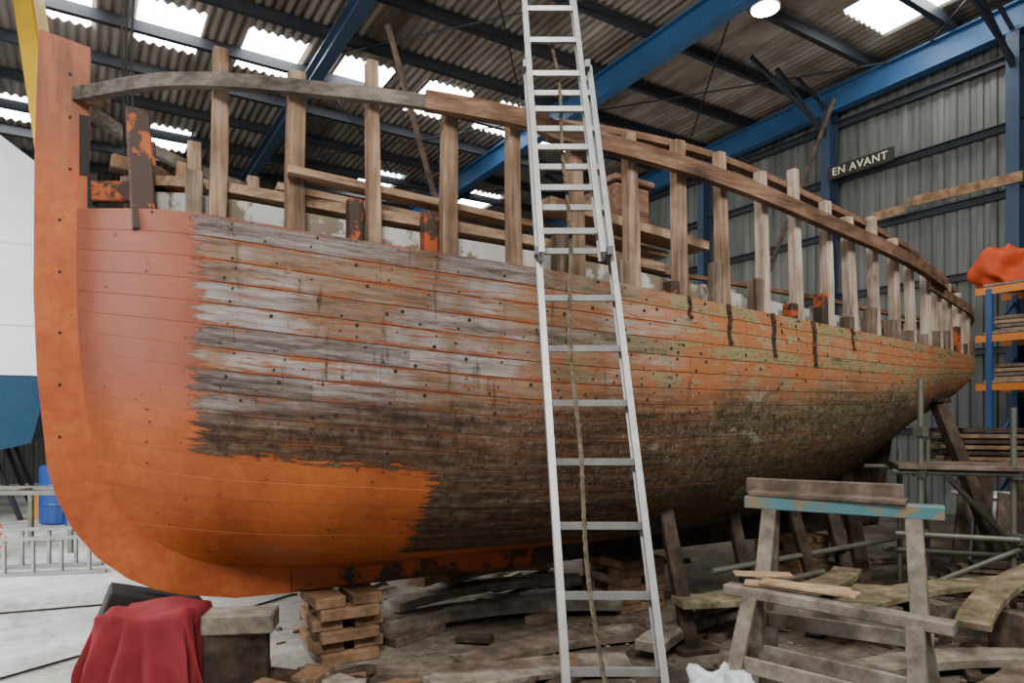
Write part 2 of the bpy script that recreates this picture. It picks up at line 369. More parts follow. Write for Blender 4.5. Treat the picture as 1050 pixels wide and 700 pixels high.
def m_hull():
    t = NT('old_hull_paint'); o = t.tc.outputs['Object']; uv = t.tc.outputs['UV']
    X = t.xyz(o); s, z = X[0], X[2]; UVs = t.xyz(uv)
    strake = t.math('FLOOR', UVs[1]); r1 = t.white(strake)
    butt = t.math('FLOOR', t.math('ADD', t.math('MULTIPLY', s, .33), t.math('MULTIPLY', r1, 5)))
    r2 = t.white(t.math('ADD', butt, t.math('MULTIPLY', strake, 7.3)))
    st = t.noise(t.mp(uv, (1.0, 1.3, 1)), 1.9, 8, .72)
    st2 = t.noise(t.mp(uv, (2.2, 3.6, 1)), 1.5, 8, .78)
    fine = t.noise(t.mp(uv, (6, 16, 1)), 2.0, 6, .8)
    big = t.noise(o, 1.3, 4, .6)
    patch = t.noise(t.mp(o, (1, 1, 1.6)), 3.2, 6, .7)
    mot = t.noise(o, 16, 8, .78)
    frac = t.math('FRACT', UVs[1])
    edge = t.math('MULTIPLY', t.math('ABSOLUTE', t.math('SUBTRACT', frac, .5)), 2.0)
    e4 = t.math('POWER', edge, 4.0)
    f1 = t.math('ADD', t.math('MULTIPLY', st, .5), t.math('MULTIPLY', fine, .38)); f1 = t.math('ADD', f1, t.math('MULTIPLY', r2, .13))
    grey = t.ramp(f1, [(.38, (.05, .034, .029)), (.44, (.13, .098, .085)), (.51, (.26, .22, .207)), (.60, (.43, .395, .385))])
    brn = t.ramp(f1, [(.38, (.05, .028, .018)), (.48, (.14, .085, .052)), (.58, (.27, .185, .13))])
    base = t.mix(t.step(t.math('ADD', big, t.math('MULTIPLY', r2, .22)), .58, .72), grey, brn)
    om = t.step(t.math('ADD', t.math('ADD', st2, t.math('MULTIPLY', r2, .09)), t.math('MULTIPLY', e4, .13)), .615, .66)
    col = t.mix(t.math('MULTIPLY', om, .92), base, t.ramp(fine, [(.38, (.15, .042, .018)), (.6, (.40, .12, .038))]))
    # aft: faded yellow-green and rust orange over bare grey
    af = t.math('ADD', t.math('ADD', t.math('MULTIPLY', st2, .35), t.math('MULTIPLY', mot, .25)), t.math('MULTIPLY', r2, .05)); af = t.math('ADD', af, t.math('MULTIPLY', patch, .38))
    aft = t.ramp(af, [(.41, (.045, .033, .018)), (.455, (.17, .15, .06)), (.485, (.33, .28, .12)), (.505, (.26, .20, .13)), (.52, (.36, .11, .035)), (.56, (.46, .15, .042)), (.585, (.24, .12, .06)), (.61, (.34, .30, .17)), (.66, (.48, .45, .35))])
    fa = t.step(t.math('ADD', s, t.math('MULTIPLY', big, 1.6)), 3.1, 4.6)
    col = t.mix(t.math('MULTIPLY', fa, .9), col, aft)
    # lower dark, fouled
    dark = t.ramp(t.math('ADD', t.math('MULTIPLY', mot, .45), t.math('MULTIPLY', st, .55)), [(.38, (.016, .011, .008)), (.47, (.058, .036, .023)), (.55, (.125, .08, .05)), (.64, (.25, .19, .12))])
    spk = t.step(t.noise(o, 60, 4, .8), .57, .65)
    spk = t.math('MULTIPLY', spk, t.step(t.math('ADD', t.math('MULTIPLY', s, .10), t.math('MULTIPLY', big, 1)), .66, .88))
    gm = t.math('MULTIPLY', t.step(s, 3.0, 5.0), .5)
    dark = t.mix(gm, dark, t.ramp(mot, [(.38, (.04, .033, .016)), (.5, (.12, .092, .045)), (.62, (.25, .20, .11))]))
    dark = t.mix(t.math('MULTIPLY', spk, .75), dark, (.40, .38, .28))
    dark = t.mix(t.math('MULTIPLY', t.math('MULTIPLY', om, .6), t.step(big, .35, .6)), dark, (.24, .07, .022))
    pale = t.math('MULTIPLY', t.step(t.noise(t.mp(o, (1, 1, 2)), 2.2, 5, .7), .60, .68), t.step(s, 2.6, 3.6))
    dark = t.mix(t.math('MULTIPLY', pale, .55), dark, (.36, .34, .27))
    zz = t.math('ADD', t.math('SUBTRACT', z, t.math('MULTIPLY', s, .03)), t.math('MULTIPLY', t.math('SUBTRACT', big, .5), .5))
    zz = t.math('ADD', zz, t.math('MULTIPLY', t.math('SUBTRACT', st, .5), .3))
    fd = t.math('SUBTRACT', 1.0, t.step(zz, 1.48, 1.80))
    col = t.mix(fd, col, dark)
    col = t.mix(t.math('MULTIPLY', t.step(t.noise(t.mp(o, (9, 9, .8)), 1.6, 4, .7), .58, .70), .65), col, (.035, .022, .015))
    # smooth paint on the bow
    jag = t.math('MULTIPLY', t.math('SUBTRACT', t.noise(t.mp(uv, (1, 2.2, 1)), 2.2, 6, .7), .5), .42)
    jag = t.math('ADD', jag, t.math('MULTIPLY', t.math('SUBTRACT', mot, .5), .16))
    sj = t.math('ADD', s, jag)
    A = t.math('SUBTRACT', 1.0, t.step(sj, .77, .78))
    zj = t.math('ADD', t.math('ADD', z, t.math('MULTIPLY', s, .10)), t.math('MULTIPLY', t.math('SUBTRACT', st, .5), .45))
    zj = t.math('ADD', zj, t.math('MULTIPLY', t.math('SUBTRACT', mot, .5), .22))
    B = t.math('MULTIPLY', t.math('SUBTRACT', 1.0, t.step(zj, 1.48, 1.49)), t.math('SUBTRACT', 1.0, t.step(sj, 2.03, 2.04)))
    K = t.math('SUBTRACT', 1.0, t.step(t.math('ADD', z, t.math('MULTIPLY', t.math('SUBTRACT', mot, .5), .08)), .70, .71))
    P = t.math('MAXIMUM', t.math('MAXIMUM', A, B), t.math('MULTIPLY', K, t.math('SUBTRACT', 1.0, t.step(s, 3.4, 3.8))))
    sal = t.ramp(t.math('ADD', t.math('MULTIPLY', big, .5), t.math('MULTIPLY', fine, .5)), [(.38, (.20, .058, .034)), (.6, (.34, .105, .062))])
    org = t.ramp(t.math('ADD', t.math('MULTIPLY', big, .6), t.math('MULTIPLY', mot, .4)), [(.37, (.28, .065, .018)), (.6, (.49, .13, .031))])
    pc = t.mix(t.math('SUBTRACT', 1.0, t.step(t.math('ADD', z, t.math('MULTIPLY', big, .3)), 1.6, 2.1)), sal, org)
    pc = t.mix(t.step(mot, .65, .72), pc, (.12, .045, .025))
    pc = t.mix(t.math('MULTIPLY', t.step(st2, .62, .70), .35), pc, (.20, .09, .06))
    pc = t.mix(t.math('MULTIPLY', t.step(edge, .95, .985), .35), pc, (.42, .16, .10))
    col = t.mix(P, col, pc)
    rough = t.math('SUBTRACT', .9, t.math('MULTIPLY', P, .32))
    h = t.math('ADD', t.math('MULTIPLY', fine, .5), t.math('MULTIPLY', mot, .5))
    h = t.math('MULTIPLY', h, t.math('SUBTRACT', 1.0, t.math('MULTIPLY', P, .75)))
    return t.fin(col, rough, h, .8, .016, 0, .22)
M_hull = m_hull()
planking(-1, 'hull_planking_port', M_hull); planking(1, 'hull_planking_starboard', M_hull)

out = [(.0, 3.82), (-.02, 3.1), (-.025, 2.33), (-.01, 1.88), (.04, 1.32), (.09, 1.13), (.16, .967), (.28, .79), (.436, .648), (.58, .565), (.74, .51), (1.05, .45), (1.4, .44)]
inn = [(.25, 3.78), (.24, 3.1), (.24, 2.33), (.26, 1.88), (.31, 1.48), (.38, 1.30), (.46, 1.12), (.57, .96), (.70, .84), (.85, .75), (1.02, .69), (1.25, .62), (1.4, .60)]
mb = MB(); w = .082
for i in range(len(out) - 1):
    a, b, c, d = out[i], out[i + 1], inn[i + 1], inn[i]
    for sg in (-1, 1): mb.quad([(a[0], sg*w, a[1]), (b[0], sg*w, b[1]), (c[0], sg*w, c[1]), (d[0], sg*w, d[1])][::sg])
    mb.quad([(a[0], -w, a[1]), (a[0], w, a[1]), (b[0], w, b[1]), (b[0], -w, b[1])])
    mb.quad([(d[0], -w, d[1]), (d[0], w, d[1]), (c[0], w, c[1]), (c[0], -w, c[1])])
mb.quad([(0, -w, 3.82), (0, w, 3.82), (.25, w, 3.78), (.25, -w, 3.78)])
mb.build('stem', [M_orange], boat)
mb = MB()
mb.hexa([(1.38, -.082, .44), (3.3, -.082, .43), (3.3, .082, .43), (1.38, .082, .44), (1.38, -.082, .60), (3.3, -.082, .61), (3.3, .082, .61), (1.38, .082, .60)])
mb.hexa([(3.3, -.082, .43), (7.9, -.082, .40), (7.9, .082, .40), (3.3, .082, .43), (3.3, -.082, .61), (7.9, -.082, .62), (7.9, .082, .62), (3.3, .082, .61)], 1)
mb.build('keel', [painted('keel_paint', (.32, .07, .02), (.05, .03, .02), .8, .7), M_dark], boat, bevel=.01)
mb = MB()
mb.hexa([(5.3, -.075, .6), (7.75, -.075, .6), (7.75, .075, .6), (5.3, .075, .6), (5.3, -.075, .66), (7.75, -.075, 1.3), (7.75, .075, 1.3), (5.3, .075, .66)])
mb.beam((7.82, 0, .42), (8.15, 0, 1.6), .15, .2, 0, (0, 1, 0)); mb.build('deadwood_and_sternpost', [M_dark], boat)

mb = MB(); rows = []
for i in range(60):
    u = .03 + .95 * i / 59; p = H(u, 1); rows.append([(p.x, y * (p.y - .05), p.z - .12 + .04 * (1 - y * y)) for y in (-1, -.5, 0, .5, 1)])
mb.grid(rows); mb.build('deck', [M_plankg], boat)

def zrail(s): return herm([0, 1, 2.5, 4, 5, 6.8, 8, 9.9], [3.50, 3.44, 3.36, 3.26, 3.16, 3.05, 2.95, 2.80], s)
mbp, mbs, mbw = MB(), MB(), MB(); rnd = random.Random(11)
S = .82; idx = 0
tops = [.22, .14, .24, .08, .10, .06, .14, .15, .22, .20, .30, .18, .16, .22, .18, .14, .12, .12, .08, .07, .05, .04, .04]
while S < 9.5:
    p = sheer(S); nrm = Hn(u_at(S, 1), 1); nrm.z = 0; nrm.normalize()
    for sg in (-1, 1):
        inn_ = Vector((-nrm.x, -nrm.y, 0)) * .07
        b = Vector((p.x, p.y, 0)) + inn_; b = Vector((b.x, sg * b.y, p.z - .25))
        zt = zrail(S) + tops[idx] * (1 if sg < 0 else .7) + rnd.uniform(-.03, .03)
        lean = (.045 - .02 * S if S < 4.5 else -.045 - .02 * (S - 4.5) * (S < 7)) + rnd.uniform(-.03, .03)
        a2 = Vector((b.x + lean, b.y, zt)); md = (b + a2) / 2 + Vector((rnd.uniform(-.012, .012), 0, 0))
        wd = rnd.uniform(.075, .105)
        M = mbp if S < 4.4 else mbw
        M.sweep([b, md, a2], .085 if S < 6 else .07, wd * 1.05, 0, (1, 0, 0), .07, wd * rnd.uniform(.78, 1))
        if S > 2.9:
            h = rnd.uniform(.10, .34)
            c = b + Vector((-.085, 0, 0)); mbs.beam(c, c + Vector((0, 0, .25 + h)), .09, .075, rnd.choice([0, 0, 1]), (1, 0, 0))
        elif idx in (0, 2, 3, 5):
            c = b + Vector((-.085 * (1 - .3 * nrm.x), -sg * .06, .16)) ; mbs.beam(c, c + Vector((0, 0, .35)), .08, .085, 1 if idx in (2, 3) else 0, (1, 0, 0))
    S += .405; idx += 1
mbp.build('frame_heads', [M_posts], boat, bevel=.006)
mbw.build('aft_frame_heads', [wood('pale_frame_timber', (.15, .10, .075), (.33, .25, .19), (.52, .44, .36), 'z')], boat, bevel=.006)
mbs.build('short_futtocks', [M_weather, M_orchip], boat, bevel=.006)

def along(s0, s1, off, zf, n=60, sg=-1):
    r = []
    for i in range(n + 1):
        s = s0 + (s1 - s0) * i / n; p = sheer(s); q = Hn(u_at(s, 1), 1); q.z = 0; q.normalize()
        yy = max(p.y + q.y * off, .0); r.append((p.x + q.x * off, sg * yy, zf(s)))
    return r
for sg, nm in ((-1, 'port'), (1, 'starboard')):
    mb = MB(); mb.sweep(along(.16, 3.0, .0, lambda s: zrail(s) - .0, sg=sg), .05, .075); mb.build('forward_rail_' + nm, [M_railgrey], boat)
    mb = MB(); mb.sweep(along(1.9, 7.6, .012, lambda s: zrail(s) - .03 + (.035 if s < 2.6 else 0), sg=sg), .06, .105); mb.build('main_rail_' + nm, [M_rail], boat)
    mb = MB(); mb.sweep(along(2.75, 9.9, -.14, lambda s: zrail(s) + herm([2.7, 3.6, 6, 8, 9.9], [.09, .165, .19, .16, .03], s), sg=sg), .07, .045); mb.build('inner_rail_' + nm, [M_rail], boat)
    mb = MB(); mb.sweep(along(.3, 3.6, -.20, lambda s: sheer(s).z + .20, sg=sg), .14, .055); mb.build('beam_shelf_' + nm, [M_shelf], boat)
    mb = MB(); mb.sweep(along(.3, 9.4, -.17, lambda s: sheer(s).z + .03, sg=sg), .03, .22); mb.build('inner_bulwark_' + nm, [M_white], boat)
    mb = MB(); mb.sweep(along(7.2, 9.9, -.02, lambda s: (sheer(s).z + zrail(s)) / 2 + .24, sg=sg), .03, .10)
    mb.sweep(along(8.9, 9.9, -.02, lambda s: sheer(s).z + .10, sg=sg), .03, .18); mb.build('stern_bulwark_' + nm, [M_rail], boat)
mb = MB()
mb.beam((.52, -.34, 2.65), (.49, -.27, 3.36), .24, .12, 0, (1, 0, 0), .21)
mb.beam((.56, .30, 2.65), (.55, .26, 3.40), .14, .10, 0, (1, 0, 0))
mb.sweep([(.26, -.1, 2.93), (.5, -.2, 2.94), (.8, -.42, 2.9)], .05, .12)
mb.build('bow_timbers', [painted('bow_orange_timber', (.36, .085, .025), (.05, .03, .022), .95, .7, 5)], boat, bevel=.008)
mb = MB()
mb.beam((.23, -.06, 3.5), (.34, -.16, 3.48), .06, .1); mb.beam((.7, -.28, 2.8), (.72, -.30, 3.12), .06, .06, 0, (1, 0, 0))
mb.sweep([(.35, -.02, 3.15), (.6, .0, 3.12), (.85, .05, 2.98), (1.1, .12, 2.75)], .10, .09); mb.build('breasthook', [M_block], boat, bevel=.01)
mb = MB()
for z in (3.6, 3.35, 3.05, 2.75, 2.45, 2.1, 1.8, 1.5): mb.tube([(.10 + .05 * (z > 3), -.083, z), (.10 + .05 * (z > 3), -.087, z)], .008, 0, 8)
mb.box((.22, -.083, 3.2), (.05, .006, .35)); mb.box((.26, -.08, 2.93), (.05, .03, .22)); mb.build('stem_bolts', [M_iron], boat)
mb = MB(); rnd = random.Random(5)
s = .30
while s < 9.3:
    for k in range(2, NS):
        for fr in (.22, .5, .78):
            if rnd.random() < (.35 if fr != .5 else .8): continue
            v = (k + fr + rnd.uniform(-.08, .08)) / NS; ss = s + rnd.uniform(-.05, .05) + (.05 if fr > .5 else 0)
            if ss < H(0, v).x + .06 or ss > H(1, v).x - .1: continue
            u = u_at(ss, v); p = H(u, v); nn = Hn(u, v); c = p + nn * .0045
            pt = ss < .8 or (ss < 2.0 and p.z < 1.35)
            if pt and rnd.random() < .35: continue
            a = Vector((1, 0, 0)) - nn * nn.x; a.normalize(); b = nn.cross(a); r = rnd.choice([.004, .006, .007, .009, .012]) * (.75 if pt else 1)
            mb.quad([((c + a * math.cos(t) * r + b * math.sin(t) * r) * 1)[:] for t in [i * math.pi / 3 for i in range(6)]], 1 if pt and rnd.random() < .7 else 0)
    s += .2025
mb.v = [(x, -y, z) for x, y, z in mb.v]
mb.build('plank_fastenings', [M_dot, M_dotp], boat)
mb = MB()
for s, lo, wd in ((3.66, .93, .02), (4.02, .86, .034), (4.47, .83, .036), (4.95, .81, .038), (5.5, .9, .02)):
    pts = []
    for i in range(6):
        v = 1.0 - (1 - lo) * i / 5; u = u_at(s + .01 * math.sin(i * 2 + s), v); p = H(u, v) + Hn(u, v) * .009; pts.append((p.x, -p.y, p.z))
    mb.sweep(pts, wd, .010, 0, (0, -1, 0), wd * .7)
    for q in pts[1::2]: mb.tube([q, (q[0] + .006, q[1] - .014, q[2])], .011, 0, 8)
mb.build('iron_chainplates', [M_rust], boat)
mb = MB(); mb.box((3.75, -.5, 3.0), (.35, .5, .75), .1); mb.box((3.75, -.5, 3.4), (.42, .56, .05), .1); mb.build('deck_locker', [M_rail], boat, bevel=.01)
mb = MB()
for y in (-.9, -.6, -.3): mb.beam((1.2, y, 2.95 - .02 * y), (3.8, y - .15, 2.78), .12, .04)
mb.beam((2.7, -1.15, 2.95), (4.1, -1.1, 2.86), .2, .06); mb.build('loose_deck_planks', [M_shelf], boat)
mb = MB(); mb.tube([(2.17, .2, 4.6), (2.7, .0, 2.55)], .022); mb.tube([(7.1, -.1, 5.05), (6.2, -.2, 3.55), (5.55, -.25, 2.4)], .022); mb.build('boat_hook_poles', [M_dark], boat)
mb = MB()
for a in ((.45, .0, 3.0), (.48, .03, 3.0), (.43, -.05, 3.0)):
    mb.tube([a, (a[0] - .02, a[1], 3.9), (a[0] + .05, a[1] + .3, 5.4), (a[0] + .1, a[1] + .6, 7.4)], .008, 0, 6)
mb.build('hanging_lines', [M_iron], boat)

# ------------------------------------------------------------------ supports
mb = MB(); rnd = random.Random(3)
for s, ln in ((1.72, .55), (4.2, .7), (6.4, .7)):
    z = 0; i = 0
    while z < .40:
        for dx in (-.13, .13):
            mb.box((s + (dx if i % 2 else 0), (0 if i % 2 else dx * 1.4) - .1, z + .037), ((.20, ln * .8, .07) if i % 2 else (ln * .7, .17, .07)), rnd.uniform(-.06, .06))
        z += .072; i += 1
mb.build('keel_block_stack', [M_block], boat, bevel=.006)
for a, b, w in (((1.25, 4.75, 0), (1.12, 5.05, 1.0), .1), ((4.76, 6.5, 0), (4.45, 7.15, 1.80), .12), ((2.6, 5.75, 0), (2.35, 5.95, 1.15), .09), ((3.4, 6.6, 0), (3.2, 6.6, 1.15), .12), ((3.05, 6.1, 0), (2.85, 6.3, 1.1), .11), ((1.95, 5.5, 0), (1.8, 5.65, .95), .09)):
    mb = MB(); mb.beam(a, b, w, w, 0, (1, 0, 0)); mb.box((b[0], b[1], b[2]), (.22, .18, .05), .5); mb.box((a[0], a[1], .02), (.3, .25, .04), .3)
    mb.build('hull_shoring_post', [M_dark], bevel=.008)
mb = MB(); d = Vector((.868, .496, 0)); nn = Vector((.496, -.868, 0)); b0 = Vector((-2.73, 3.95, 0))
def bl(s, n_, z): return tuple(b0 + d * s + nn * n_ + Vector((0, 0, z)))
mb.hexa([bl(.25, .14, .3), bl(.95, .14, .3), bl(.95, -.25, .3), bl(.25, -.25, .3), bl(.35, .13, .58), bl(.85, .1, .44), bl(.85, -.2, .44), bl(.35, -.2, .58)])
mb.beam(bl(.5, 0, 0), bl(.5, 0, .32), .2, .2); mb.build('forefoot_chock', [M_iron], bevel=.01)

# ------------------------------------------------------------------ LADDER
lad = empty('aluminium_extension_ladder')
def LP(x, z, off=0):
    return Vector((.406 - .0393 * z + x, 2.24 + .475 * z + off, z - off * .43))
mb = MB()
def ladder(W, z0, z1, off, xo=0, rail_d=.07):
    for sg in (-1, 1):
        a, b = LP(xo + sg * W / 2, z0, off), LP(xo + sg * W / 2, z1, off); up = Vector((0, -1, .475)).normalized()
        mb.beam(a, b, .006, rail_d, 0, up)
        for e in (-1, 1): mb.beam(a + up * e * rail_d / 2 + Vector((-sg * .012, 0, 0)), b + up * e * rail_d / 2 + Vector((-sg * .012, 0, 0)), .028, .006, 0, up)
    z = z0 + .14
    while z < z1 - .03:
        mb.beam(LP(xo - W / 2, z, off), LP(xo + W / 2, z, off), .026, .028, 0, (0, 0, 1)); z += .254
ladder(.385, .01, 3.62, 0.0)
ladder(.315, 2.35, 4.14, -.075, -.025)
mb.build('rails_and_rungs', [M_alu], lad)
mb = MB()
for sg in (-1, 1):
    mb.box(LP(sg * .1925, .03), (.045, .09, .06)); mb.box(LP(sg * .16 - .025, 4.13, -.075), (.03, .08, .03))
    mb.box(LP(sg * .175 - .012, 3.6, -.04), (.03, .10, .04)); mb.box(LP(sg * .175 - .012, 2.4, -.04), (.03, .10, .04))
mb.build('feet_and_brackets', [plain('bracket_grey', (.16, .16, .16), .5, .5)], lad)
mb = MB()
for ph in (0, math.pi * 2 / 3, math.pi * 4 / 3):
    pts = []
    for i in range(420):
        f = i / 419; z = 3.72 * (1 - f) + .03
        c = LP(-.04 + .03 * math.sin(f * 6.5 + .6) + .01 * math.sin(f * 23), z, -.035 - .02 * math.sin(f * math.pi)); th = f * 190 + ph
        pts.append(c + Vector((math.cos(th) * .0052, math.sin(th) * .0052, 0)))
    mb.tube(pts, .0048, 0, 6)
mb.build('hauling_rope', [M_rope], lad, smooth=True)

# ------------------------------------------------------------------ TRESTLES
def trestle(name, A, B, z, spread, tw, th, mtop, mleg, rails=(.35,), splay=.12):
    e = empty(name); A = Vector((*A, 0)); B = Vector((*B, 0)); ax = (B - A).normalized(); sd = Vector((-ax.y, ax.x, 0))
    mb = MB(); mb.beam(A + Vector((0, 0, z)), B + Vector((0, 0, z)), tw, th); mb.build('top_beam', [mtop], e, bevel=.006)
    mb = MB(); L = (B - A).length
    for f in (.14, .86):
        for sg in (-1, 1):
            t = A + ax * L * f + sd * sg * tw * .3 + Vector((0, 0, z - th * .2)); bt = A + ax * (L * f + (-splay if f < .5 else splay) * .5) + sd * sg * spread
            mb.beam(t, bt, .085, .04, 0, tuple(sd))
        for r in rails:
            k = 1 - r / z; c = A + ax * (L * f + (-splay if f < .5 else splay) * .5 * k)
            mb.beam(c - sd * spread * k * 1.05 + Vector((0, 0, r)), c + sd * spread * k * 1.05 + Vector((0, 0, r)), .03, .08)
    if rails:
        r = rails[0]; k = 1 - r / z
        for sg in (-1, 1):
            mb.beam(A + ax * .05 + sd * sg * spread * k + Vector((0, 0, r)), B - ax * .05 + sd * sg * spread * k + Vector((0, 0, r)), .025, .09)
    mb.build('legs_and_braces', [mleg], e, bevel=.005)
    return e
t1 = trestle('tall_work_trestle', (1.47, 4.28), (2.36, 3.72), 1.09, .27, .13, .075, M_teal, M_greyn, (.42,))
mb = MB(); mb.beam((1.50, 4.36, 1.18), (2.24, 3.90, 1.18), .06, .10); mb.beam((1.5, 4.28, 1.142), (2.2, 3.8, 1.142), .16, .03); mb.build('resting_plank', [M_weathn], t1, bevel=.006)
t2 = trestle('low_work_trestle', (1.25, 3.98), (2.08, 3.20), .62, .22, .10, .06, M_greyn, M_greyn, (.25,))
mb = MB()
mb.beam((1.35, 3.95, .665), (1.85, 3.72, .66), .14, .022); mb.beam((1.42, 3.88, .685), (1.8, 3.55, .685), .11, .02); mb.beam((1.3, 4.0, .70), (1.62, 3.95, .70), .1, .015)
mb.build('offcut_boards', [M_new], t2, bevel=.004)

# ------------------------------------------------------------------ SCAFFOLD
sc = empty('tube_scaffold')
mb = MB(); r = .024
def tb(*p): mb.tube(p, r, 0, 10)
tb((3.50, 5.85, 0), (3.50, 5.85, 1.95)); tb((4.15, 5.65, 0), (4.15, 5.65, 1.7)); tb((5.2, 5.2, 0), (5.2, 5.2, 2.0)); tb((4.2, 6.9, 0), (4.2, 6.9, 1.4))
tb((3.3, 5.92, 1.15), (5.4, 5.1, 1.15)); tb((3.4, 6.6, 1.15), (5.6, 5.8, 1.15)); tb((3.3, 5.88, .62), (5.4, 5.05, .62)); tb((3.50, 5.80, 1.17), (3.75, 6.6, 1.17))
tb((3.55, 5.80, .2), (5.2, 5.25, 1.1)); tb((1.55, 5.3, .42), (3.7, 6.5, .48)); tb((1.3, 4.95, .30), (2.6, 5.7, .33)); tb((4.15, 5.55, 1.17), (4.4, 6.6, 1.17))
tb((3.75, 6.6, 0), (3.75, 6.6, 1.3)); tb((5.0, 6.1, 0), (5.0, 6.1, 1.8)); tb((3.6, 6.62, .35), (5.6, 5.9, .35)); tb((3.7, 5.78, 1.1), (4.9, 6.2, .1)); tb((4.3, 5.0, .05), (4.9, 6.1, 1.5))
for c in ((3.5, 5.85, 1.15), (3.5, 5.85, .62), (4.15, 5.6, 1.15), (4.15, 5.58, .62), (3.5, 5.85, 1.5)): mb.box(c, (.08, .09, .08), .4)
mb.build('tubes_and_couplers', [M_galv], sc)
mb = MB()
for i in range(3): o_ = Vector((.1, .24, 0)) * i; mb.beam(Vector((3.35, 5.95, 1.195)) + o_, Vector((5.6, 5.05, 1.195)) + o_, .215, .036)
mb.build('boards', [M_weathn], sc, bevel=.004)
mb = MB(); rn = random.Random(8)
for i in range(7): mb.beam((3.7 + .06 * i, 6.35 - .05 * i, .03 + .05 * i), (5.5 + .05 * i, 5.7 - .05 * i, .03 + .05 * i), .2, .04, i % 3)
for i in range(5): mb.beam((4.5 + .22 * i, 6.9, .0), (4.7 + .2 * i, 7.05, .8 + rn.uniform(0, .3)), .16, .035, (i + 1) % 2, (0, 1, 0))
mb.build('plank_pile', [M_dark, M_weathn, M_yel], bevel=.004)

# ------------------------------------------------------------------ RACK
rk = empty('pallet_rack')
R0 = Vector((6.55, 9.55, 0)); ax = Vector((.537, -.844, 0)); dp = Vector((.844, .537, 0))
mb = MB(); mo = MB(); mg = MB()
for t in (.12, 1.05, 3.2):
    for dd in (0, .8): mb.beam(R0 + ax * t + dp * dd, R0 + ax * t + dp * dd + Vector((0, 0, 3.40)), .07, .07, 0, tuple(ax))
    for z in (.4, 1.2, 2, 2.8): mb.beam(R0 + ax * t + Vector((0, 0, z)), R0 + ax * t + dp * .8 + Vector((0, 0, z + .5)), .03, .03)
for z in (.9, 2.05, 2.72, 3.38):
    for dd in (0, .8): mo.beam(R0 + ax * -.05 + dp * dd + Vector((0, 0, z)), R0 + ax * 3.25 + dp * dd + Vector((0, 0, z)), .05, .10)
    mg.beam(R0 + ax * .05 + dp * .4 + Vector((0, 0, z + .075)), R0 + ax * 3.2 + dp * .4 + Vector((0, 0, z + .075)), .85, .03)
mb.build('uprights', [M_rackbl], rk); mo.build('beams', [M_rackor], rk); mg.build('shelves', [M_plankg], rk)
mb = MB()
for z, t in ((2.14, .2), (2.14, .9), (2.81, .15), (2.81, .7), (1.0, .3)):
    for k in range(4): mb.beam(R0 + ax * (t - .1) + dp * .3 + Vector((0, 0, z + .03 + k * .06)), R0 + ax * (t + .9) + dp * (.3 + .05 * k) + Vector((0, 0, z + .03 + k * .06)), .3, .045, k % 2)
mb.build('stored_boards', [M_shelf, M_weathn], rk)
def blob(name, c, size, mat, seed, parent=None, n=24, amp=.18):
    rn = random.Random(seed); ph = [(rn.uniform(1.5, 6), rn.uniform(0, 6), rn.uniform(1.5, 6), rn.uniform(0, 6)) for _ in range(6)]
    rows = []
    for i in range(n // 2 + 1):
        th = math.pi * i / (n // 2); row = []
        for j in range(n + 1):
            f = 2 * math.pi * (j % n) / n; k = 1 + amp * sum(math.sin(round(a) * f + b) * math.sin(c_ * th + d_) for a, b, c_, d_ in ph) / 2.2
            x, y, z = math.sin(th) * math.cos(f) * k, math.sin(th) * math.sin(f) * k, math.cos(th) * k
            sx = lambda t: math.copysign(abs(t) ** .8, t)
            row.append((sx(x) * size[0], sx(y) * size[1], max(sx(z), -.85) * size[2]))
        rows.append(row)
    mb = MB(); mb.grid(rows); o = mb.build(name, [mat], parent, smooth=True); o.location = c
    return o
blob('red_kit_bag', R0 + ax * .22 + dp * .3 + Vector((0, 0, 3.70)), (.42, .3, .28), M_redbag, 4, None, 48, .30)
blob('grey_sailcloth_bundle', R0 + ax * 1.5 + dp * .4 + Vector((0, 0, 3.61)), (.4, .3, .2), M_plankg, 9)

mb = MB()
for k in range(6):
    for j in range(3): mb.beam((5.1 + .03 * k, 8.0 + j * .26, 1.15 + k * .065), (7.4 + .04 * k, 7.1 + j * .26, 1.15 + k * .065), .23, .045, k % 2)
for x, y in ((5.5, 8.1), (6.9, 7.55)): mb.beam((x, y - .3, 1.08), (x + .2, y + .5, 1.08), .1, .09, 1); mb.beam((x, y, 0), (x, y, 1.04), .1, .1, 1, (1, 0, 0)); mb.beam((x + .2, y + .45, 0), (x + .2, y + .45, 1.04), .1, .1, 1, (1, 0, 0))
mb.build('stored_plank_stack', [M_block, M_dark], bevel=.004)
mb = MB()
mb.hexa([(5.0, 7.35, 0), (5.6, 7.15, 0), (5.75, 7.55, 0), (5.15, 7.75, 0), (4.95, 7.3, .75), (5.65, 7.08, .75), (5.8, 7.6, .75), (5.1, 7.8, .75)]); mb.beam((4.95, 7.57, .77), (5.8, 7.33, .77), .6, .04)
mb.build('white_storage_bin', [plain('white_plastic', (.6, .62, .62), .4)], bevel=.02)

